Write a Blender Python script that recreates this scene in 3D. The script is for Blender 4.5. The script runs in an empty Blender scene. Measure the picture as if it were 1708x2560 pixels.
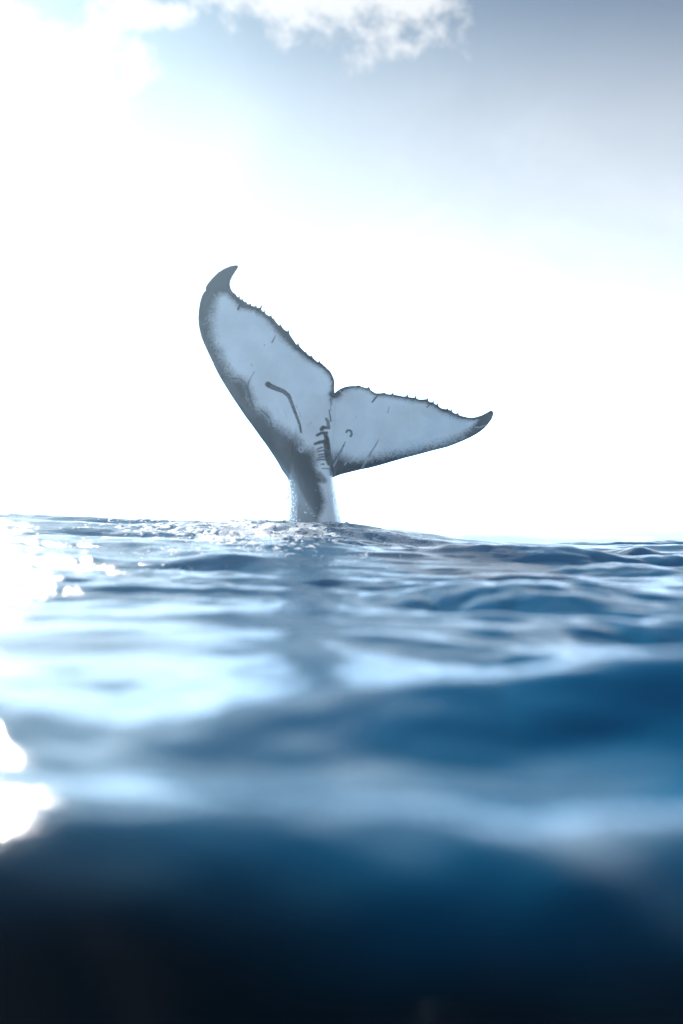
import bpy, math, random
import numpy as np
from mathutils import Vector, noise as mnoise
from mathutils.geometry import delaunay_2d_cdt

rng = np.random.default_rng(7)
random.seed(7)
S = bpy.context.scene
COL = S.collection

# ------------------------------------------------------------------ camera
CAM_H = 0.42                       # eye height above mean water level (m)
K = 1708 / 0.5125                  # photo pixels per unit tangent
HOR = 1345                         # photo row of the true horizon
cd = bpy.data.cameras.new('camera')
cam = bpy.data.objects.new('camera', cd)
COL.objects.link(cam)
S.camera = cam
cam.location = (0, 0, CAM_H)
cam.rotation_euler = (math.radians(90), 0, 0)
cd.sensor_fit = 'HORIZONTAL'
cd.sensor_width = 24.0
cd.lens = 24.0 / 0.5125
cd.shift_y = (HOR - 1280) / 1708
cd.clip_start = 0.05
cd.clip_end = 20000
cd.dof.use_dof = True
cd.dof.focus_distance = 15.8
cd.dof.aperture_fstop = 0.85
S.render.resolution_x, S.render.resolution_y = 683, 1024

# ------------------------------------------------------------------ sky
SUN_AZ, SUN_EL = math.radians(-18.2), math.radians(21)      # azimuth from +Y towards +X
w = bpy.data.worlds.new('World')
S.world = w
w.use_nodes = True
nt = w.node_tree
nt.nodes.clear()


class G:
    """tiny node-graph helper"""
    def __init__(self, tree):
        self.t = tree
        self.n = tree.nodes
        self.l = tree.links

    def node(self, typ, **kw):
        nd = self.n.new(typ)
        for k, v in kw.items():
            setattr(nd, k, v)
        return nd

    def put(self, sock, v):
        if isinstance(v, bpy.types.NodeSocket):
            self.l.new(v, sock)
        elif v is not None:
            sock.default_value = v

    def math(self, op, a, b=None, c=None, clamp=False):
        nd = self.node('ShaderNodeMath', operation=op, use_clamp=clamp)
        self.put(nd.inputs[0], a)
        self.put(nd.inputs[1], b)
        self.put(nd.inputs[2], c)
        return nd.outputs[0]

    def ramp(self, v, a, b, lo=0.0, hi=1.0):
        nd = self.node('ShaderNodeMapRange', interpolation_type='SMOOTHSTEP')
        self.put(nd.inputs['Value'], v)
        for k, x in (('From Min', a), ('From Max', b), ('To Min', lo), ('To Max', hi)):
            self.put(nd.inputs[k], x)
        return nd.outputs[0]

    def mix(self, f, a, b, blend='MIX'):
        nd = self.node('ShaderNodeMix', data_type='RGBA', blend_type=blend)
        self.put(nd.inputs[0], f)
        self.put(nd.inputs[6], a)
        self.put(nd.inputs[7], b)
        return nd.outputs[2]

    def noise(self, vec, scale, detail=6, rough=0.55, dist=0.0):
        nd = self.node('ShaderNodeTexNoise')
        if vec is not None:
            self.l.new(vec, nd.inputs['Vector'])
        nd.inputs['Scale'].default_value = scale
        nd.inputs['Detail'].default_value = detail
        nd.inputs['Roughness'].default_value = rough
        nd.inputs['Distortion'].default_value = dist
        return nd


g = G(nt)
out = g.node('ShaderNodeOutputWorld')
bg = g.node('ShaderNodeBackground')
g.l.new(bg.outputs[0], out.inputs[0])
tc = g.node('ShaderNodeTexCoord')
DIR = tc.outputs['Generated']
sky = g.node('ShaderNodeTexSky', sky_type='NISHITA', sun_disc=False)
sky.sun_elevation = SUN_EL
sky.sun_rotation = SUN_AZ
sky.altitude = 0
sky.air_density = 1.0
sky.dust_density = 1.0
sky.ozone_density = 1.5
sx = g.node('ShaderNodeSeparateXYZ')
g.l.new(DIR, sx.inputs[0])
X, Y, Z = sx.outputs
DEG = 180 / math.pi
AZ = g.math('MULTIPLY', g.math('ARCTAN2', X, Y), DEG)
EL = g.math('MULTIPLY', g.math('ARCSINE', Z), DEG)
# aureole of the hazy air around the sun
sd = Vector((math.sin(SUN_AZ) * math.cos(SUN_EL), math.cos(SUN_AZ) * math.cos(SUN_EL), math.sin(SUN_EL)))
dp = g.node('ShaderNodeVectorMath', operation='DOT_PRODUCT')
g.l.new(DIR, dp.inputs[0])
dp.inputs[1].default_value = sd
SANG = g.math('MULTIPLY', g.math('ARCCOSINE', dp.outputs['Value']), DEG)
glow = g.math('EXPONENT', g.math('MULTIPLY', g.math('POWER', g.math('DIVIDE', SANG, 7.0), 2), -1.0))
# pale sea haze along the whole horizon
aEL = g.math('ABSOLUTE', EL)
haze = g.math('EXPONENT', g.math('MULTIPLY', g.math('POWER', g.math('DIVIDE', aEL, 19.5), 6.0), -1.0))
base = g.mix(1.0, sky.outputs[0], (0.17, 0.30, 0.44, 1), 'MULTIPLY')
addh = g.mix(haze, (0, 0, 0, 1), (6.8, 6.5, 5.9, 1))
low = g.math('EXPONENT', g.math('MULTIPLY', g.math('POWER', g.math('DIVIDE', aEL, 6.2), 2), -1.0))
addl = g.mix(low, (0, 0, 0, 1), (20, 36, 58, 1))
veil = g.math('EXPONENT', g.math('MULTIPLY', g.math('POWER', g.math('DIVIDE', aEL, 21.0), 2), -1.0))
addv = g.mix(veil, (0, 0, 0, 1), (1.8, 1.9, 1.8, 1))
addg = g.mix(glow, (0, 0, 0, 1), (1.4, 1.4, 1.4, 1))
c1_ = g.mix(1.0, g.mix(1.0, g.mix(1.0, base, addv, 'ADD'), addl, 'ADD'), addh, 'ADD')
c2_ = g.mix(1.0, c1_, addg, 'ADD')
# clouds: a deck that goes on over the whole sky, with three nearer banks
nz = g.noise(DIR, 9.0, 9, 0.62, 0.35)
nzv = g.math('SUBTRACT', nz.outputs['Fac'], 0.5)
nf = g.noise(DIR, 30.0, 6, 0.6, 0.2)
nfv = g.math('SUBTRACT', nf.outputs['Fac'], 0.5)
NZ = g.math('ADD', nzv, g.math('MULTIPLY', nfv, 0.6))


def bank(az, el, ra, re):
    a = g.math('POWER', g.math('DIVIDE', g.math('SUBTRACT', AZ, az), ra), 2)
    b = g.math('POWER', g.math('DIVIDE', g.math('SUBTRACT', EL, el), re), 2)
    return g.math('SUBTRACT', 1.0, g.math('SQRT', g.math('ADD', a, b)))


banks = None
for b in [(-0.3, 23.0, 6.6, 3.0), (-13.0, 18.9, 7.4, 2.2), (-8.5, 21.2, 2.6, 0.8)]:
    v = bank(*b)
    banks = v if banks is None else g.math('MAXIMUM', banks, v)
deck = g.noise(DIR, 2.6, 4, 0.5, 0.0)
high = g.ramp(EL, 34.0, 50.0)
deckv = g.math('MULTIPLY', g.math('SUBTRACT', deck.outputs['Fac'], 0.64), g.math('MULTIPLY', high, 3.0))
cov = g.math('MAXIMUM', banks, g.math('SUBTRACT', deckv, g.math('SUBTRACT', 1.0, high)))
cm = g.ramp(g.math('ADD', cov, g.math('MULTIPLY', NZ, 2.7)), -0.15, 0.45)
cloudc = g.mix(1.0, (9.9, 9.95, 10.0, 1), addg, 'ADD')
thin = g.noise(DIR, 5.0, 7, .6, .5)
c2_ = g.mix(1.0, c2_, g.mix(g.math('MULTIPLY', g.ramp(thin.outputs['Fac'], .42, .72), g.ramp(EL, 26.0, 14.0)), (.94, .94, .95, 1), (1.10, 1.08, 1.06, 1)), 'MULTIPLY')
full = g.mix(g.math('MULTIPLY', cm, 0.92), c2_, cloudc)
g.l.new(full, bg.inputs[0])
bg.inputs[1].default_value = 0.075

# ------------------------------------------------------------------ sun, exposure
ld = bpy.data.lights.new('sun', 'SUN')
ld.energy = 5.0
ld.angle = math.radians(0.6)
ld.color = (1.0, 0.985, 0.965)
sun = bpy.data.objects.new('sun', ld)
COL.objects.link(sun)
sun.rotation_euler = (-sd).to_track_quat('-Z', 'Y').to_euler()
sun.location = sd * 50
S.view_settings.view_transform = 'Standard'
S.view_settings.look = 'None'
S.view_settings.gamma = 1
S.view_settings.use_curve_mapping = False
S.view_settings.exposure = 0.35
S.render.engine = 'CYCLES'
S.cycles.use_denoising = True
S.cycles.max_bounces = 6


# ------------------------------------------------------------------ helpers
def new_mat(name):
    m = bpy.data.materials.new(name)
    m.use_nodes = True
    gg = G(m.node_tree)
    return m, gg, gg.n['Principled BSDF']


def np_mesh(name, verts, faces_flat, loop_tot, smooth=True):
    me = bpy.data.meshes.new(name)
    nv = len(verts)
    me.vertices.add(nv)
    me.vertices.foreach_set('co', np.asarray(verts, np.float32).ravel())
    nl = len(faces_flat)
    me.loops.add(nl)
    me.loops.foreach_set('vertex_index', np.asarray(faces_flat, np.int32))
    nf_ = nl // loop_tot
    me.polygons.add(nf_)
    me.polygons.foreach_set('loop_start', np.arange(0, nl, loop_tot, dtype=np.int32))
    me.update(calc_edges=True)
    me.validate()
    if smooth:
        me.polygons.foreach_set('use_smooth', np.ones(len(me.polygons), bool))
    return me


def link(name, me, mat, **props):
    o = bpy.data.objects.new(name, me)
    COL.objects.link(o)
    if mat:
        me.materials.append(mat)
    for k, v in props.items():
        o[k] = v
    return o


def sstep(a, b, x):
    t = np.clip((x - a) / (b - a), 0, 1)
    return t * t * (3 - 2 * t)


# ------------------------------------------------------------------ water
D_WHALE = 16.0


def at(px, py, d):
    """photo pixel (1568-wide copy) and distance -> world x, z"""
    px, py = px * 1708 / 1568, py * 1708 / 1568
    return (px - 854) / K * d, CAM_H + (HOR - py) / K * d


def line_z(pts, d):
    xs, zs = zip(*[at(a, b, d) for a, b in pts])
    return np.array(xs), np.array(zs)


# spectrum of wind ripples: (wavelength, amplitude, count)
WAVES = []
for lam, amp, n in [(2.6, .030, 5), (1.5, .016, 6), (0.85, .0100, 8), (0.48, .0050, 9), (0.27, .0027, 10), (0.15, .0014, 10)]:
    for i in range(n):
        L = lam * rng.uniform(.75, 1.3)
        th = math.radians(-100 + rng.normal(0, 44))          # running towards the camera, a little across
        WAVES.append((2 * math.pi / L, th, amp * rng.uniform(.6, 1.2) / math.sqrt(n) * 1.5, rng.uniform(0, 6.28), L))

GLINTS = [(at(1010, 0, 1.12)[0], 1.12, .008, .0075), (at(135, 0, 2.0)[0], 2.0, .030, .020)]
CHOP = [(1.1, .007, -.7, .3), (.8, .004, -2.3, 2.0), (.62, .003, -.4, 4.0), (.45, .0035, -2.6, 1.0), (.33, .0022, -1.2, 5.0)]

crA = line_z([(-900, 1600), (0, 1596), (120, 1604), (300, 1632), (430, 1630), (520, 1612), (800, 1598), (1150, 1580), (1300, 1545), (1450, 1520), (1568, 1515), (2500, 1540)], 3.0)
crB = line_z([(-600, 1835), (0, 1826), (200, 1828), (300, 1830), (400, 1826), (500, 1830), (620, 1842), (950, 1874), (1250, 1892), (1568, 1925), (2200, 1950)], 1.5)
crS = line_z([(-1600, 1168), (0, 1176), (300, 1196), (640, 1200), (800, 1210), (1000, 1232), (1150, 1245), (1400, 1252), (1568, 1250), (2600, 1262)], 14.6)

# local crests: (photo x, photo y of the crest, distance, half width m, length m, height m)
BUMPS = [
    (530, 1288, 8.0, .38, .34, .085),
    (1330, 1290, 9.0, .6, .45, .09),
    (1090, 1275, 10.0, .5, .4, .05),
    (1235, 1332, 6.0, .35, .28, .06),
    (1080, 1350, 5.6, .22, .25, .045),
    (1400, 1383, 5.0, .55, .34, .08),
    (1470, 1223, 12.5, .15, .4, .065),
    (1552, 1230, 11.5, .10, .35, .05),
    (440, 1355, 6.2, .5, .3, .03),
    (150, 1425, 4.9, .6, .3, .028),
    (1000, 1462, 4.1, .4, .25, .02),
    (1530, 1455, 4.2, .35, .25, .035),
]


def swell(x, y):
    zs = np.interp(x, *crS)
    up = np.clip((y - 2.2) / 12.4, 0, 1) ** 1.8
    return zs * np.where(y > 14.6, np.exp(-((y - 14.6) / 5.5) ** 2) * .75 + .25, up)


def hit(px, py):
    """distance at which the sight line through a photo pixel meets the swell"""
    dd = np.linspace(3.2, 14.5, 400)
    xx, zz = at(px, py, dd)
    k = np.argmax(swell(xx, dd) + .02 >= zz)
    return float(dd[k]) if k else 13.5


BUMPS = [(a, b, (hit(a, b) if d < 11 else d), c * (hit(a, b) if d < 11 else d) / d, e * 1.2, f) for a, b, d, c, e, f in BUMPS]


def water_h(x, y):
    r = np.sqrt(x * x + y * y) + 1e-6
    h = np.zeros_like(x)
    dx = np.zeros_like(x)
    dy = np.zeros_like(x)
    # the swell carrying the whale
    h += swell(x, y)
    # the two near waves, steep on the side towards the camera
    def crest(cr, y0, lf, lb, bow):
        z = np.interp(x, *cr)
        yy = y - y0 - bow(x)
        return np.where(yy < 0, np.exp(-(yy / lf) ** 2), np.exp(-np.abs(yy / lb) ** 1.6)), z
    a, z = crest(crA, 3.0, .33 + .26 * sstep(-.1, -.5, x), .42, lambda q: .10 * np.sin(q * 1.7 + .4))
    h = h * (1 - a) + (z) * a
    h += (.014 * sstep(1.0, 1.5, y) * (1 - sstep(1.9, 2.35, y)) - .03 * np.exp(-((y - 2.5) / .28) ** 2) + .03 * sstep(3, 4, y) * (1 - sstep(5, 9, y))) * (1 - a)
    b, z = crest(crB, 1.5, .40, .32, lambda q: .05 * np.sin(q * 3.1))
    h = h * (1 - b) + z * b
    # trough under the camera
    h -= .10 * np.exp(-((y - .55) / .5) ** 2)
    for px, py, d, wx, ly, hh in BUMPS:
        bx, bz = at(px, py, d)
        e = np.exp(-((x - bx) / wx) ** 2)
        yy = (y - d)
        h += hh * e * np.where(yy < 0, np.exp(-(yy / (ly * .6)) ** 2), np.exp(-(yy / ly) ** 2))
    # short cross chop on the near faces
    for lam, amp, th, ph in CHOP:
        k = 2 * math.pi / lam
        h += amp * (1 + .5 * sstep(.0, .4, x)) * (1 - .8 * sstep(2.2, 3.4, y)) * np.sin(k * (x * math.cos(th) + y * math.sin(th)) + ph + .8 * np.sin(1.3 * x + y * 2.1))
    # little dimples that catch the sun
    for gx_, gy_, s_, a_ in GLINTS:
        h += a_ * np.exp(-((x - gx_) ** 2 + (y - gy_) ** 2) / s_ ** 2)
    # far sea
    far = sstep(22, 60, r)
    for lam, amp, th in [(31, .28, -1.5), (19, .16, -1.9), (11, .09, -1.2)]:
        k = 2 * math.pi / lam
        h += amp * far * np.sin(k * (x * math.cos(th) + y * math.sin(th)) + lam)
    # ripples, dying out where the mesh gets too coarse for them
    grp = 0.75 + 0.45 * np.sin(x * .9 + y * .37 + 1.0) * np.sin(y * .8 - x * .3)
    xw = x + .22 * np.sin(.9 * y + 1.1 * x) + .10 * np.sin(2.3 * y - 1.7 * x + 1.0)
    yw = y + .25 * np.sin(1.0 * x - .6 * y + 2.0) + .10 * np.sin(2.6 * x + 1.2 * y)
    near = 0.28 + 0.72 * sstep(2.2, 4.5, y)
    for k, th, A, ph, L in WAVES:
        fade = 1 - sstep(L * 22, L * 60, r) if L < 2 else 1 - sstep(60, 160, r)
        fade = np.where(r < 20, np.maximum(fade, 0.9 if L > .2 else .6), fade)
        q = k * (xw * math.cos(th) + yw * math.sin(th)) + ph
        stirred = 1 + 1.0 * np.exp(-((y - 11.0) / 5.5) ** 2 - ((x + .3) / 2.0) ** 2) * (L < 1.0)
        calm = 1.0 if L > 1.2 else .80 + .25 * sstep(-.16, .24, x / np.maximum(y, .3)) + .30 * sstep(11.5, 13.5, y)
        aa = calm * stirred * A * fade * grp * (near if L > .3 else 0.55 + .45 * near)
        h += aa * np.sin(q)
        dx -= .8 * aa * math.cos(th) * np.cos(q)
        dy -= .8 * aa * math.sin(th) * np.cos(q)
    return h, dx, dy


rad = [0.25]
while rad[-1] < 4000:
    r = rad[-1]
    if r < 18:
        rad.append(r * 1.0036 + 0.0006)
    else:
        rad.append(r * 1.03)
rad = np.array(rad)
ang = np.radians(np.concatenate([np.linspace(-22, 22, 620), np.linspace(22, 338, 150)[1:-1]]))
NR, NA = len(rad), len(ang)
RR, AA = np.meshgrid(rad, ang, indexing='ij')
wx_, wy_ = RR * np.sin(AA), RR * np.cos(AA)
hh, ddx, ddy = water_h(wx_, wy_)
front = sstep(-.2, .3, wy_)
wv = np.stack([wx_ + ddx, wy_ + ddy, hh * front - .12 * (1 - front)], -1).reshape(-1, 3)
ii, jj = np.meshgrid(np.arange(NR - 1), np.arange(NA), indexing='ij')
j2 = (jj + 1) % NA
wf = np.stack([ii * NA + jj, (ii + 1) * NA + jj, (ii + 1) * NA + j2, ii * NA + j2], -1).reshape(-1)
wf = wf.reshape(-1, 4)[:, ::-1].reshape(-1)
wme = np_mesh('water', wv, wf, 4)
wm, gw, pb = new_mat('sea_water')
pb.inputs['Roughness'].default_value = 0.10
pb.inputs['IOR'].default_value = 1.333
pb.inputs['Subsurface Weight'].default_value = 0.0
pb.inputs['Subsurface Radius'].default_value = (0.04, 0.55, 1.0)
pb.inputs['Subsurface Scale'].default_value = 0.9
tcw = gw.node('ShaderNodeTexCoord')
# sea blue, with shade on the water nearest the camera painted into the colour
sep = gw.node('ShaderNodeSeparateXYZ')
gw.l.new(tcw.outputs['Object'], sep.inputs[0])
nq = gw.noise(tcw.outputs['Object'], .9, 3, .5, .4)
shade_ramp = gw.math('ADD', sep.outputs[1], gw.math('MULTIPLY', gw.math('SUBTRACT', nq.outputs['Fac'], .5), .9))
shade_ramp = gw.ramp(shade_ramp, 1.12, 1.65)
gw.l.new(gw.mix(shade_ramp, (.0005, .0065, .011, 1), (.0, .18, .36, 1)), pb.inputs['Base Color'])
n1 = gw.noise(tcw.outputs['Object'], 26, 4, .55, .3)
bmp = gw.node('ShaderNodeBump')
gw.l.new(gw.ramp(sep.outputs[1], 3.0, 11.0, .14, .30), bmp.inputs['Strength'])
bmp.inputs['Distance'].default_value = 0.02
gw.l.new(n1.outputs['Fac'], bmp.inputs['Height'])
gw.l.new(bmp.outputs[0], pb.inputs['Normal'])
# froth on the surface round the tail
mpf = gw.node('ShaderNodeMapping')
mpf.inputs['Scale'].default_value = (1.0, .55, 1.0)
gw.l.new(tcw.outputs['Object'], mpf.inputs['Vector'])
f1 = gw.noise(mpf.outputs[0], 2.2, 5, .6, .8)
f2 = gw.noise(mpf.outputs[0], 13, 6, .7, .5)
ex_ = gw.math('DIVIDE', gw.math('ADD', sep.outputs[0], .75), 1.55)
ey_ = gw.math('DIVIDE', gw.math('SUBTRACT', sep.outputs[1], 13.8), 3.0)
reg = gw.math('SUBTRACT', 1.0, gw.math('SQRT', gw.math('ADD', gw.math('MULTIPLY', ex_, ex_), gw.math('MULTIPLY', ey_, ey_))))
fr = gw.math('ADD', gw.math('MULTIPLY', reg, .42), gw.math('ADD', gw.math('MULTIPLY', gw.math('SUBTRACT', f1.outputs['Fac'], .5), 1.1), gw.math('MULTIPLY', gw.math('SUBTRACT', f2.outputs['Fac'], .5), 2.2)))
fmask = gw.ramp(fr, .14, .30)
pfm = gw.node('ShaderNodeBsdfPrincipled')
pfm.inputs['Base Color'].default_value = (.90, .97, 1.0, 1)
pfm.inputs['Roughness'].default_value = .6
b2 = gw.node('ShaderNodeBump')
b2.inputs['Strength'].default_value = 1.0
b2.inputs['Distance'].default_value = .02
gw.l.new(f2.outputs['Fac'], b2.inputs['Height'])
gw.l.new(b2.outputs[0], pfm.inputs['Normal'])
mxw = gw.node('ShaderNodeMixShader')
gw.l.new(fmask, mxw.inputs[0])
gw.l.new(pb.outputs[0], mxw.inputs[1])
gw.l.new(pfm.outputs[0], mxw.inputs[2])
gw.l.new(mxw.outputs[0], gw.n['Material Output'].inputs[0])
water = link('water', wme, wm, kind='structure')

# ------------------------------------------------------------------ whale tail
c1 = lambda p: (470 + p[0] / 3.358, 640 + p[1] / 3.357)
c2 = lambda p: (800 + p[0] / 3.267, 940 + p[1] / 3.267)
c3 = lambda p: (640 + p[0] / 5.596, 920 + p[1] / 5.596)
TRAIL_L = [c1(p) for p in [(1232, 1150), (1228, 1110), (1232, 1060), (1225, 1030), (1205, 985), (1185, 957), (1163, 940), (1155, 926), (1147, 925), (1128, 903), (1112, 894), (1107, 881), (1098, 886), (1088, 888),
    (1065, 868), (1047, 850), (1043, 833), (1036, 838), (1022, 836), (1002, 820), (991, 804), (984, 806), (965, 785), (942, 762), (932, 746), (928, 728), (922, 736), (908, 738), (888, 705), (870, 680), (850, 648), (847, 618), (840, 626), (826, 625),
    (800, 606), (784, 582), (780, 566), (773, 575), (760, 574), (740, 550), (724, 527), (718, 518), (712, 519), (701, 502), (697, 486), (691, 493), (678, 494), (655, 480), (644, 466), (640, 448), (634, 455), (624, 455), (612, 437),
    (616, 406), (604, 417), (593, 422), (575, 419), (567, 403), (560, 409), (549, 409), (533, 397), (536, 375), (527, 386), (516, 389), (495, 389), (482, 371), (476, 372), (463, 364), (447, 343), (441, 347), (430, 342), (425, 323), (419, 327), (406, 325),
    (390, 300), (365, 280), (348, 250), (340, 215), (345, 180), (360, 145), (385, 105), (405, 75), (411, 60)]]
LEAD_L = [c1(p) for p in [(411, 60), (405, 50), (385, 48), (340, 55), (290, 75), (240, 105), (190, 155), (150, 205), (133, 240), (136, 262), (120, 280), (105, 310), (88, 370), (80, 430), (76, 500), (80, 560), (92, 620), (105, 670), (130, 730),
    (165, 805), (205, 890), (230, 945), (265, 1010), (310, 1085), (360, 1165), (420, 1255), (480, 1345), (540, 1425), (600, 1510), (660, 1590), (710, 1665), (755, 1735), (790, 1800), (830, 1855), (850, 1900)]]
SIDE_L = [c1(p) for p in [(850, 1900), (856, 1940), (862, 2000), (864, 2060), (860, 2120), (850, 2210), (836, 2330), (812, 2500), (780, 2700), (740, 2950)]]
SIDE_R = [c2(p) for p in [(330, 1900), (270, 1600), (222, 1400), (190, 1260), (180, 1200), (165, 1140), (150, 1070), (137, 1000), (125, 930), (115, 870), (108, 830)]]
LEAD_R = [c2(p) for p in [(108, 830), (130, 820), (170, 805), (250, 785), (330, 765), (400, 752), (500, 725), (600, 695), (690, 668), (780, 645), (860, 622), (960, 595), (1050, 572), (1120, 545), (1180, 520), (1240, 492), (1290, 465), (1330, 438), (1365, 410), (1400, 370), (1425, 335), (1438, 305), (1441, 280), (1432, 264)]]
TRAIL_R = [c2(p) for p in [(1432, 264), (1415, 264), (1385, 280), (1345, 302), (1300, 318), (1255, 326), (1220, 323), (1180, 315), (1147, 304), (1143, 281), (1135, 292), (1110, 292), (1093, 280), (1086, 261), (1079, 268), (1062, 265), (1053, 254), (1047, 258), (1030, 258), (1000, 252), (978, 238), (971, 214), (965, 220), (955, 222), (939, 212), (935, 193), (927, 203), (905, 203), (891, 192), (889, 173), (878, 179), (850, 182), (820, 184), (796, 178), (788, 155), (780, 167), (760, 168), (726, 165), (717, 148), (707, 159), (680, 160), (640, 152), (606, 148), (599, 131), (590, 143), (575, 145), (545, 143), (530, 131), (500, 137), (460, 138), (435, 125), (415, 112), (401, 94), (385, 97), (360, 90), (335, 82), (318, 73), (295, 78), (250, 80), (205, 88), (165, 105), (135, 125), (122, 138)]]
SPX = D_WHALE / K                                    # metres per photo pixel on the whale


def resample(pl, step):
    o = []
    for (a, b), (c, d) in zip(pl[:-1], pl[1:]):
        n = max(1, int(math.hypot(c - a, d - b) / step))
        for i in range(n):
            o.append((a + (c - a) * i / n, b + (d - b) * i / n))
    return o


def sharpen(pl, k=1.0):
    q = [np.array(p) for p in pl]
    o = [tuple(q[0])]
    for a, b, c in zip(q[:-2], q[1:-1], q[2:]):
        u, v = a - b, c - b
        cs = u @ v / (np.linalg.norm(u) * np.linalg.norm(v) + 1e-9)
        if cs > -.55 and b[1] < (a[1] + c[1]) / 2 + 1.5:      # a tooth tip
            b = b + k * (b - (a + c) / 2)
        o.append(tuple(b))
    return o + [tuple(q[-1])]


TRAIL_L[:-9] = sharpen(TRAIL_L[:-9])
TRAIL_R[8:] = sharpen(TRAIL_R[8:])
outline = TRAIL_L[:-1] + LEAD_L[:-1] + SIDE_L + SIDE_R[:-1] + LEAD_R[:-1] + TRAIL_R[:-1]
# Chaikin rounding of long smooth stretches keeps the teeth crisp
bd = np.array(resample(outline + [outline[0]], 2.6))


def dist_pl(P, pl, closed=False):
    pl = np.asarray(pl, float)
    if closed:
        pl = np.vstack([pl, pl[:1]])
    best = np.full(len(P), 1e9)
    for a, b in zip(pl[:-1], pl[1:]):
        ab = b - a
        L2 = ab @ ab
        if L2 < 1e-9:
            continue
        t = np.clip(((P - a) @ ab) / L2, 0, 1)
        q = P - (a + t[:, None] * ab)
        best = np.minimum(best, (q * q).sum(1))
    return np.sqrt(best)


def inside(P, pl):
    pl = np.asarray(pl, float)
    r = np.zeros(len(P), bool)
    x, y = P[:, 0], P[:, 1]
    for (x1, y1), (x2, y2) in zip(pl, np.roll(pl, -1, 0)):
        if y1 == y2:
            continue
        c = ((y1 > y) != (y2 > y)) & (x < (x2 - x1) * (y - y1) / (y2 - y1) + x1)
        r ^= c
    return r


st = 2.2
gx, gy = np.meshgrid(np.arange(bd[:, 0].min(), bd[:, 0].max(), st), np.arange(bd[:, 1].min(), bd[:, 1].max(), st * .866))
gx = gx + (np.arange(gx.shape[0]) % 2)[:, None] * st / 2
P = np.stack([gx.ravel(), gy.ravel()], 1)
P = P[inside(P, bd)]
P = P[dist_pl(P, bd, True) > 1.3]
nb = len(bd)
allp = np.vstack([bd, P])
cdt = delaunay_2d_cdt([Vector(p) for p in allp], [(i, (i + 1) % nb) for i in range(nb)], [], 1, 1e-5)
V2 = np.array([tuple(v) for v in cdt[0]])
F2 = np.array([list(f) for f in cdt[2]])
onb = np.array([any(k < nb for k in o) if len(o) else True for o in cdt[3]])
Q = V2
dT = np.minimum(dist_pl(Q, TRAIL_L), dist_pl(Q, TRAIL_R))
dL = np.minimum(dist_pl(Q, LEAD_L), dist_pl(Q, LEAD_R))
dA = dist_pl(Q, bd, True)
px, py = Q[:, 0], Q[:, 1]
root = np.array([800, 1150.0])
dr = np.hypot(*(Q - root).T)
T = np.interp(dr, [0, 120, 300, 520], [.085, .075, .045, .02])
prof = np.sqrt(1 - (1 - np.clip(dL / 70, 0, 1)) ** 2)
thick = T * prof * (1 - np.exp(-dT / 110)) + .006 * (1 - np.exp(-dA / 2.5))
thick = np.minimum(thick, .6 * np.sqrt(dA * SPX * .05) + .35 * dA * SPX)
# body ridge (ventral keel) rising out of the fluke
keel_y = np.array([985, 1020, 1060, 1120, 1190, 1250, 1310, 1400, 1550])
keel_x = np.array([822, 826, 828, 829, 832, 836, 842, 852, 872]) - 6
kamp = np.array([0, .03, .075, .16, .26, .33, .38, .44, .50])
xK = np.interp(py, keel_y, keel_x)
amp = np.interp(py, keel_y, kamp)
sl = np.array(SIDE_L)
lx = np.interp(py, sl[:, 1], sl[:, 0], left=sl[0, 0])
wl = np.where(py > 1206, xK - lx, np.interp(py, [985, 1100, 1206], [60, 90, xK[np.argmin(abs(py - 1206))] - sl[0, 0]]))
srr = np.array(SIDE_R)[::-1]
rx = np.interp(py, srr[:, 1], srr[:, 0])
wr = np.where(py > 1194, np.maximum(rx - xK, 5), np.interp(py, [985, 1100, 1194], [22, 12, 7]))
u = np.where(px < xK, (xK - px) / wl, (px - xK) / wr)
u = np.clip(u, 0, 1)
bul = np.where(px < xK, (1 - u ** 1.5) ** .75 * .55 + (1 - u ** 2.2) ** .5 * .45, np.sqrt(np.maximum(0, 1 - u ** 2)))
edge = np.sqrt(1 - (1 - np.clip(dA / 26, 0, 1)) ** 2)
body = amp * bul * np.where(py > 1180, edge, 1)
# back of the body
xc = np.interp(py, [985, 1200, 1550], [800, 775, 770])
ub = np.clip(np.abs(px - xc) / np.interp(py, [985, 1200, 1550], [60, 62, 100]), 0, 1)
bodyb = amp * .9 * np.sqrt(np.maximum(0, 1 - ub ** 2)) * edge
ff = thick + body
fb = thick * .9 + bodyb
ff[onb] = 0
fb[onb] = 0
# lobes curve back towards their tips, as flukes do at the top of the stroke
bend = .30 * np.clip((px - 840) / 400, 0, 1) ** 1.6 + .26 * np.clip((1150 - py) / 500, 0, 1) ** 1.8 * np.clip((830 - px) / 300, 0, 1)
bend -= .12 * np.clip((py - 1250) / 250, 0, 1)
wob = .022 * np.sin(px * .031 + py * .021) + .006 * np.sin(px * .07 - py * .05)
wob = wob * np.clip(dA / 40, 0, 1)
X3 = (px - 854) * SPX
Z3 = CAM_H + (HOR - py) * SPX
Y3 = D_WHALE + bend + wob
n2 = len(Q)
fv = np.stack([X3, Y3 - ff, Z3], 1)
idx_b = np.full(n2, -1)
inn = ~onb
idx_b[inn] = n2 + np.arange(inn.sum())
idx_b[onb] = np.nonzero(onb)[0]
bv = np.stack([X3, Y3 + fb, Z3], 1)[inn]
tri_f = F2
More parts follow.
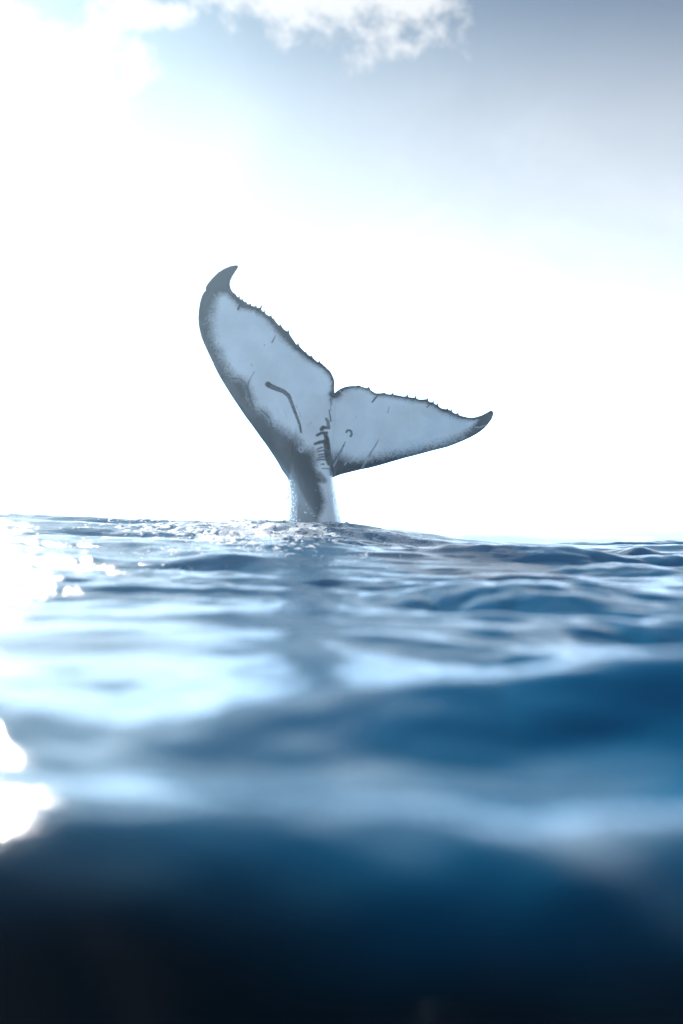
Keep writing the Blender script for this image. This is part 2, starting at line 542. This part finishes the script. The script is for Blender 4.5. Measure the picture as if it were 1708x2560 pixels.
# orientation: front faces look towards -Y
a, b_, c_ = (Q[F2[:, k]] for k in range(3))
sgn = (b_[:, 0] - a[:, 0]) * (c_[:, 1] - a[:, 1]) - (b_[:, 1] - a[:, 1]) * (c_[:, 0] - a[:, 0])
tri_f = np.where((sgn > 0)[:, None], F2[:, ::-1], F2)
tri_b = idx_b[tri_f[:, ::-1]]
verts = np.vstack([fv, bv])
org = Vector((float((835 - 854) * SPX), D_WHALE, 0.45))
tris = np.vstack([tri_f, tri_b]).reshape(-1)
wh = np_mesh('humpback_whale', verts - np.array(org), tris, 3)

# ---- pigment: signed distance to the white field and the scars, per vertex
WHITE = [c1(p) for p in [(318, 300), (362, 345), (440, 425), (550, 450), (640, 510), (720, 595), (770, 665), (850, 745), (920, 805), (1000, 868), (1080, 918), (1140, 955), (1182, 1005), (1207, 1055), (1202, 1120), (1188, 1165), (1205, 1205), (1250, 1200)]] + \
        [c2(p) for p in [(165, 165), (190, 126), (250, 104), (330, 99), (395, 122), (455, 158), (560, 168), (660, 182), (760, 198), (860, 214), (930, 240), (1000, 285), (1070, 312), (1140, 335), (1200, 345), (1250, 350), (1306, 345), (1270, 395), (1205, 450), (1150, 490), (1080, 520), (1000, 545), (880, 585), (780, 615), (680, 640), (580, 640), (500, 662), (430, 675), (340, 690), (250, 695), (185, 672), (135, 658), (100, 690)]] + \
        [c3(p) for p in [(1060, 1250), (1085, 1540), (1130, 1700), (1190, 1950), (1260, 2350), (1290, 2700), (860, 2700), (850, 2350), (880, 2140), (905, 2060), (940, 1980), (965, 1880), (935, 1780), (915, 1700), (895, 1640), (950, 1590), (890, 1520), (845, 1430), (835, 1320), (820, 1210), (760, 1180), (690, 1160), (640, 1130), (615, 1060), (560, 970), (450, 925), (330, 835), (215, 770)]] + \
        [c1(p) for p in [(690, 1390), (665, 1335), (610, 1300), (560, 1270), (530, 1200), (500, 1110), (470, 1050), (400, 1015), (345, 960), (300, 880), (255, 800), (205, 720), (190, 620), (183, 520), (200, 430), (225, 345), (260, 295)]]
sdist = dist_pl(Q, WHITE, True)
sdist = np.where(inside(Q, WHITE), sdist, -sdist)
dark = np.zeros(n2)
light = np.zeros(n2)


def stroke(arr, pts, w0, w1=None, soft=1.1, amt=1.0):
    w1 = w0 if w1 is None else w1
    w0, w1 = w0 * 1.45, w1 * 1.45
    pts = np.asarray(pts, float)
    n = len(pts) - 1
    for i in range(n):
        a, b = pts[i], pts[i + 1]
        ab = b - a
        t = np.clip(((Q - a) @ ab) / max(ab @ ab, 1e-9), 0, 1)
        d = np.hypot(*(Q - (a + t[:, None] * ab)).T)
        wd = w0 + (w1 - w0) * (i + t) / n
        np.maximum(arr, amt * np.clip((wd - d) / soft + .5, 0, 1), out=arr)


L1 = lambda *p: [c1(q) for q in p]
L2_ = lambda *p: [c2(q) for q in p]
L3 = lambda *p: [c3(q) for q in p]
stroke(dark, L1((672, 1078), (690, 1092), (745, 1117), (800, 1137), (845, 1172), (868, 1225), (895, 1300), (920, 1365), (940, 1420), (952, 1485)), 4.8, 1.6)
stroke(light, L1((700, 1098), (745, 1118), (800, 1139), (843, 1174), (866, 1228), (893, 1303), (918, 1370), (938, 1425)), .7, .4, 1.2, .35)
stroke(dark, L1((440, 375), (415, 430)), 1.4, 2.2)
stroke(dark, L1((735, 660), (706, 718)), .5, 1.6, amt=.8)
stroke(dark, L1((640, 742), (640, 746)), 1.2, amt=.5)
stroke(dark, L1((533, 908), (533, 916)), 1.4, amt=.4)
stroke(dark, L1((556, 970), (510, 1050), (498, 1100), (520, 1180)), .5, 2.6, amt=.8)
stroke(dark, L1((350, 1022), (440, 1028), (478, 1060), (490, 1110), (520, 1190), (550, 1270)), .8, 2.0, amt=.8)
stroke(light, L1((490, 1130), (488, 1180), (505, 1215)), .6, amt=.35)
stroke(light, L1((575, 1290), (610, 1298), (650, 1345), (690, 1380)), 1.4, .6, amt=.45)
stroke(dark, L1((615, 1300), (675, 1345), (700, 1400), (715, 1470)), 1.4, 1.0, amt=.9)
stroke(light, L1((205, 300), (212, 303)), .8, amt=.6)
stroke(dark, L1((110, 555), (145, 545), (155, 520)), 1.0, amt=.8)
stroke(light, L1((120, 560), (150, 550), (158, 530)), .6, amt=.3)
stroke(light, L1((206, 440), (232, 436)), .7, amt=.3)
stroke(light, L1((205, 885), (212, 893)), 1.0, amt=.5)
# ring scar
ring = L3(*[(637 + 28 * math.cos(t), 1152 + 36 * math.sin(t)) for t in np.linspace(0, 6.3, 14)])
stroke(light, ring, 1.3, amt=.75)
# keel pattern
stroke(dark, L3((985, 722), (1010, 770), (1018, 850)), 2.2, 3.0, amt=.85)
stroke(dark, L3((925, 870), (940, 845), (985, 850)), 4.0, 2.5, 2.5)
stroke(dark, L3((860, 955), (920, 925), (990, 925)), 2.4, 2.8, 2)
stroke(dark, L3((830, 1080), (900, 1055), (970, 1045)), 2.2, 3.4, 2)
stroke(dark, L3((975, 945), (990, 1010), (985, 1080), (1000, 1180), (1010, 1260), (1045, 1340)), 3.5, 6.5, 3)
stroke(dark, L3((1010, 1000), (1025, 1120), (1035, 1240), (1060, 1380), (1075, 1520)), 2.2, 3.8, 2)
for (a0, b0), (a1, b1), wd in [((870, 1190), (990, 1168), 1.0), ((880, 1235), (1000, 1225), 1.2), ((880, 1275), (1000, 1255), 1.2), ((850, 1306), (1010, 1300), 1.1), ((915, 1368), (955, 1366), .8), ((930, 1428), (1030, 1426), .7), ((860, 1160), (930, 1130), .9)]:
    stroke(dark, L3((a0, b0), ((a0 + a1) / 2, (b0 + b1) / 2 - 4), (a1, b1)), wd, wd * 1.8, 1.6, .9)
stroke(dark, L3((900, 1500), (945, 1560), (960, 1590)), 4, 5, 5, .6)
stroke(dark, L3((1100, 1740), (1085, 1800)), 2, 3, 3, .5)
stroke(dark, L3((1125, 1850), (1135, 1910)), 2.5, 2, 3, .6)
stroke(dark, L3((1165, 2090), (1185, 2160), (1200, 2250)), 2, 4, 3, .8)
stroke(dark, L3((1045, 440), (1060, 520)), 2.0, 1.2, 2, .6)
stroke(dark, L3((1024, 590), (1035, 660), (1050, 755)), .8, 1.3, amt=.9)
stroke(dark, L3((1040, 490), (1050, 600)), .8, 1.0, amt=.5)
stroke(dark, L3((560, 520), (600, 610), (630, 690)), .6, .5, amt=.4)
stroke(dark, L3((410, 600), (430, 690)), .5, amt=.25)
stroke(dark, L3((300, 560), (320, 660)), .5, amt=.2)
stroke(dark, L3((735, 820), (780, 760)), .8, amt=.25)
# right lobe
cres = L2_((216, 462), (225, 448), (243, 446), (257, 458), (260, 478), (252, 494))
stroke(dark, cres, 1.6, 2.0)
stroke(light, L2_((226, 456), (240, 454), (248, 466), (248, 480)), .9, amt=.6)
stroke(dark, L2_((208, 540), (185, 590), (160, 640), (130, 700), (118, 735)), .6, 3.2)
stroke(light, L2_((186, 592), (160, 645), (130, 705), (115, 738)), .6, 1.4, amt=.8)
stroke(dark, L2_((480, 520), (455, 565), (420, 620), (400, 660)), .6, 1.8, amt=.7)
stroke(light, L2_((440, 600), (405, 655), (370, 710), (342, 755)), .5, 2.2, amt=.45)
stroke(light, L2_((213, 708), (203, 725)), 1.3, amt=.75)
stroke(dark, L2_((470, 155), (430, 210)), 1.3, 1.8)
stroke(light, L2_((462, 160), (436, 198)), .6, amt=.4)
stroke(dark, L2_((566, 250), (557, 296)), .7, 1.1, amt=.6)
stroke(dark, L2_((905, 222), (878, 248)), .9, 1.2, amt=.8)
stroke(dark, L2_((870, 588), (825, 622)), .8, 1.2, amt=.7)
stroke(light, L2_((1290, 405), (1325, 405), (1380, 382)), 1.4, .7, amt=.55)
stroke(light, L2_((1192, 485), (1170, 510)), 1.0, amt=.5)
stroke(light, L2_((283, 87), (300, 84)), 1.0, amt=.7)
stroke(light, L2_((164, 123), (167, 126)), 1.4, amt=.8)
stroke(dark, L2_((295, 330), (296, 340)), .8, amt=.35)
# dark notch between the lobes
stroke(dark, L1((1212, 1160), (1232, 1166), (1258, 1156)), 5, 3.5, 6)

for nm, arr in (('white_field', np.concatenate([sdist, np.full(len(bv), -40.)])),
                ('dark_mark', np.concatenate([dark, np.zeros(len(bv))])),
                ('light_mark', np.concatenate([light, np.zeros(len(bv))])),
                ('edge_soft', np.concatenate([np.clip(dT / 60, 0, 1) * (1 - .68 * sstep(1120, 1210, py)), np.ones(len(bv))]))):
    at_ = wh.attributes.new(nm, 'FLOAT', 'POINT')
    at_.data.foreach_set('value', arr.astype(np.float32))

sm, gs, ps = new_mat('whale_skin')


def attr(n):
    a = gs.node('ShaderNodeAttribute', attribute_name=n)
    return a.outputs['Fac']


tcs = gs.node('ShaderNodeTexCoord')
OB = tcs.outputs['Object']
nA = gs.noise(OB, 9, 6, .65)
nB = gs.noise(OB, 42, 6, .78)
nC = gs.noise(OB, 3, 5, .6)
wobs = gs.math('ADD', gs.math('MULTIPLY', gs.math('SUBTRACT', nA.outputs['Fac'], .5), 18), gs.math('MULTIPLY', gs.math('SUBTRACT', nB.outputs['Fac'], .5), 46))
wobs = gs.math('MULTIPLY', wobs, gs.math('ADD', gs.math('MULTIPLY', attr('edge_soft'), .8), .2))
sdv = gs.math('SUBTRACT', gs.math('ADD', attr('white_field'), wobs), gs.math('MULTIPLY', attr('edge_soft'), 3.0))
softw = gs.math('ADD', gs.math('MULTIPLY', attr('edge_soft'), 15), 5)
fac = gs.math('DIVIDE', sdv, softw)
fac = gs.ramp(fac, -1, 1)
darkc = gs.mix(gs.ramp(nC.outputs['Fac'], .35, .7), (.010, .014, .020, 1), (.012, .016, .022, 1))
mp = gs.node('ShaderNodeMapping')
mp.inputs['Scale'].default_value = (14, 3, 2.2)
mp.inputs['Rotation'].default_value = (0, math.radians(-20), 0)
gs.l.new(OB, mp.inputs['Vector'])
nS = gs.noise(mp.outputs[0], 3.0, 8, .72)
whitec = gs.mix(gs.ramp(nC.outputs['Fac'], .3, .7), (.78, .77, .74, 1), (.88, .87, .84, 1))
whitec = gs.mix(gs.ramp(nS.outputs['Fac'], .55, .8, 0, .35), whitec, (.36, .41, .46, 1))
col = gs.mix(fac, darkc, whitec)
col = gs.mix(gs.math('MULTIPLY', attr('dark_mark'), gs.ramp(nB.outputs['Fac'], .34, .56, .8, 1.0)), col, (.012, .016, .022, 1))
col = gs.mix(attr('light_mark'), col, (.5, .54, .58, 1))
gs.l.new(col, ps.inputs['Base Color'])
ps.inputs['Roughness'].default_value = .26
ps.inputs['IOR'].default_value = 1.38
bs = gs.node('ShaderNodeBump')
bs.inputs['Strength'].default_value = .10
bs.inputs['Distance'].default_value = .01
gs.l.new(nA.outputs['Fac'], bs.inputs['Height'])
gs.l.new(bs.outputs[0], ps.inputs['Normal'])
whale = link('humpback_whale', wh, sm,
             label='humpback whale tail fluke raised above the water, white underside with dark toothed edge and scars',
             category='whale')
whale.location = org


# ------------------------------------------------------------------ foam, spray
def ico(level=1):
    import bmesh
    bm = bmesh.new()
    bmesh.ops.create_icosphere(bm, subdivisions=level, radius=1)
    v = np.array([tuple(q.co) for q in bm.verts])
    f = np.array([[q.index for q in fc.verts] for fc in bm.faces])
    bm.free()
    return v, f


def scatter(name, cen, scl, mat, level=1, jit=.25, **props):
    v, f = ico(level)
    n = len(cen)
    vv = v[None] * (1 + jit * rng.normal(0, 1, (n, len(v), 1)) * .5)
    vv = vv * np.asarray(scl)[:, None, :] + np.asarray(cen)[:, None, :]
    ff_ = f[None] + (np.arange(n) * len(v))[:, None, None]
    me = np_mesh(name, vv.reshape(-1, 3), ff_.reshape(-1), 3)
    return link(name, me, mat, **props)


fm, gf, pf = new_mat('water_drops')
pf.inputs['Base Color'].default_value = (.97, .98, 1, 1)
pf.inputs['Roughness'].default_value = .12
pf.inputs['IOR'].default_value = 1.33
pf.inputs['Transmission Weight'].default_value = 1.0

cen, scl = [], []
for cx, cy, sx_, sy_, n in [(-.45, 15.0, .18, .25, 400), (-.50, 14.3, .25, .4, 500), (-.6, 13.2, .35, .5, 600), (-1.5, 12.6, .5, .5, 300)]:
    m = int(n * 2.2)
    x = rng.normal(cx, sx_, m)
    y = rng.normal(cy, sy_, m)
    keep = [k for k in range(m) if mnoise.noise(Vector((x[k] * 2.6, y[k] * 1.6, 3.1))) > .02][:n]
    for k in keep:
        rr = .004 + .012 * random.random() ** 3
        cen.append((x[k], y[k], 0))
        scl.append((rr * 1.6, rr * 1.5, rr * .45))
cen = np.array(cen)
h_, ax_, ay_ = water_h(cen[:, 0], cen[:, 1])
cen = np.stack([cen[:, 0] + ax_, cen[:, 1] + ay_, h_ + .004], 1)
foam = scatter('foam', cen, np.array(scl), fm, 2, .3, kind='stuff')

# water running off the tail: threads of drops on its left side
cen, scl = [], []
for k in range(300):
    t = random.random() ** .7
    pyy = 1195 + t * 115
    pxx = 722 - 22 * t * random.random() + random.gauss(0, 6 + 5 * t) + random.random() * 26 * t
    ln = random.uniform(.008, .035)
    wd = random.uniform(.002, .005)
    cen.append(((pxx - 854) * SPX, 15.65 + random.uniform(-.2, .2), CAM_H + (HOR - pyy) * SPX))
    scl.append((wd, wd, ln))
for k in range(70):
    a_ = random.gauss(0, .45)
    cen.append((-.2 + a_, 15.0 + random.gauss(0, .3), .66 + abs(random.gauss(0, .12)) - .02 - .05 * a_))
    q = random.uniform(.002, .008)
    scl.append((q, q, q * 1.3))
spray = scatter('spray', np.array(cen), np.array(scl), fm, 1, .1, kind='stuff')

# ------------------------------------------------------------------ haze
def volume_mat(name, color, dens, g_):
    m = bpy.data.materials.new(name)
    m.use_nodes = True
    q = G(m.node_tree)
    q.n.clear()
    o = q.node('ShaderNodeOutputMaterial')
    v = q.node('ShaderNodeVolumePrincipled')
    v.inputs['Color'].default_value = color
    v.inputs['Density'].default_value = dens
    v.inputs['Anisotropy'].default_value = g_
    q.l.new(v.outputs[0], o.inputs['Volume'])
    return m


bx0, bz0, bz1 = 4300.0, -4.0, 4.6
vb = np.array([(x, y, z) for x in (-bx0, bx0) for y in (-bx0, bx0) for z in (bz0, bz1)])
fbx = [0, 1, 3, 2, 4, 6, 7, 5, 0, 4, 5, 1, 2, 3, 7, 6, 0, 2, 6, 4, 1, 5, 7, 3]
haze_o = link('haze', np_mesh('haze', vb, fbx, 4, False), volume_mat('sea_haze', (.62, .83, 1, 1), .0026, .76), kind='stuff')
v, f = ico(3)
mm = volume_mat('spray_mist', (.52, .76, 1, 1), 0, .45)
q = G(mm.node_tree)
tq = q.node('ShaderNodeTexCoord')
ln_ = q.node('ShaderNodeVectorMath', operation='LENGTH')
q.l.new(tq.outputs['Object'], ln_.inputs[0])
den = q.math('MULTIPLY', q.math('POWER', q.math('SUBTRACT', 1.0, ln_.outputs['Value'], clamp=True), 1.3), .55)
q.l.new(den, q.n['Principled Volume'].inputs['Density'])
mist = link('spray_mist', np_mesh('spray_mist', v, f.reshape(-1), 3), mm, kind='stuff')
mist.scale = (.80, .50, 1.0)
mist.location = (-.68, 15.02, .58)
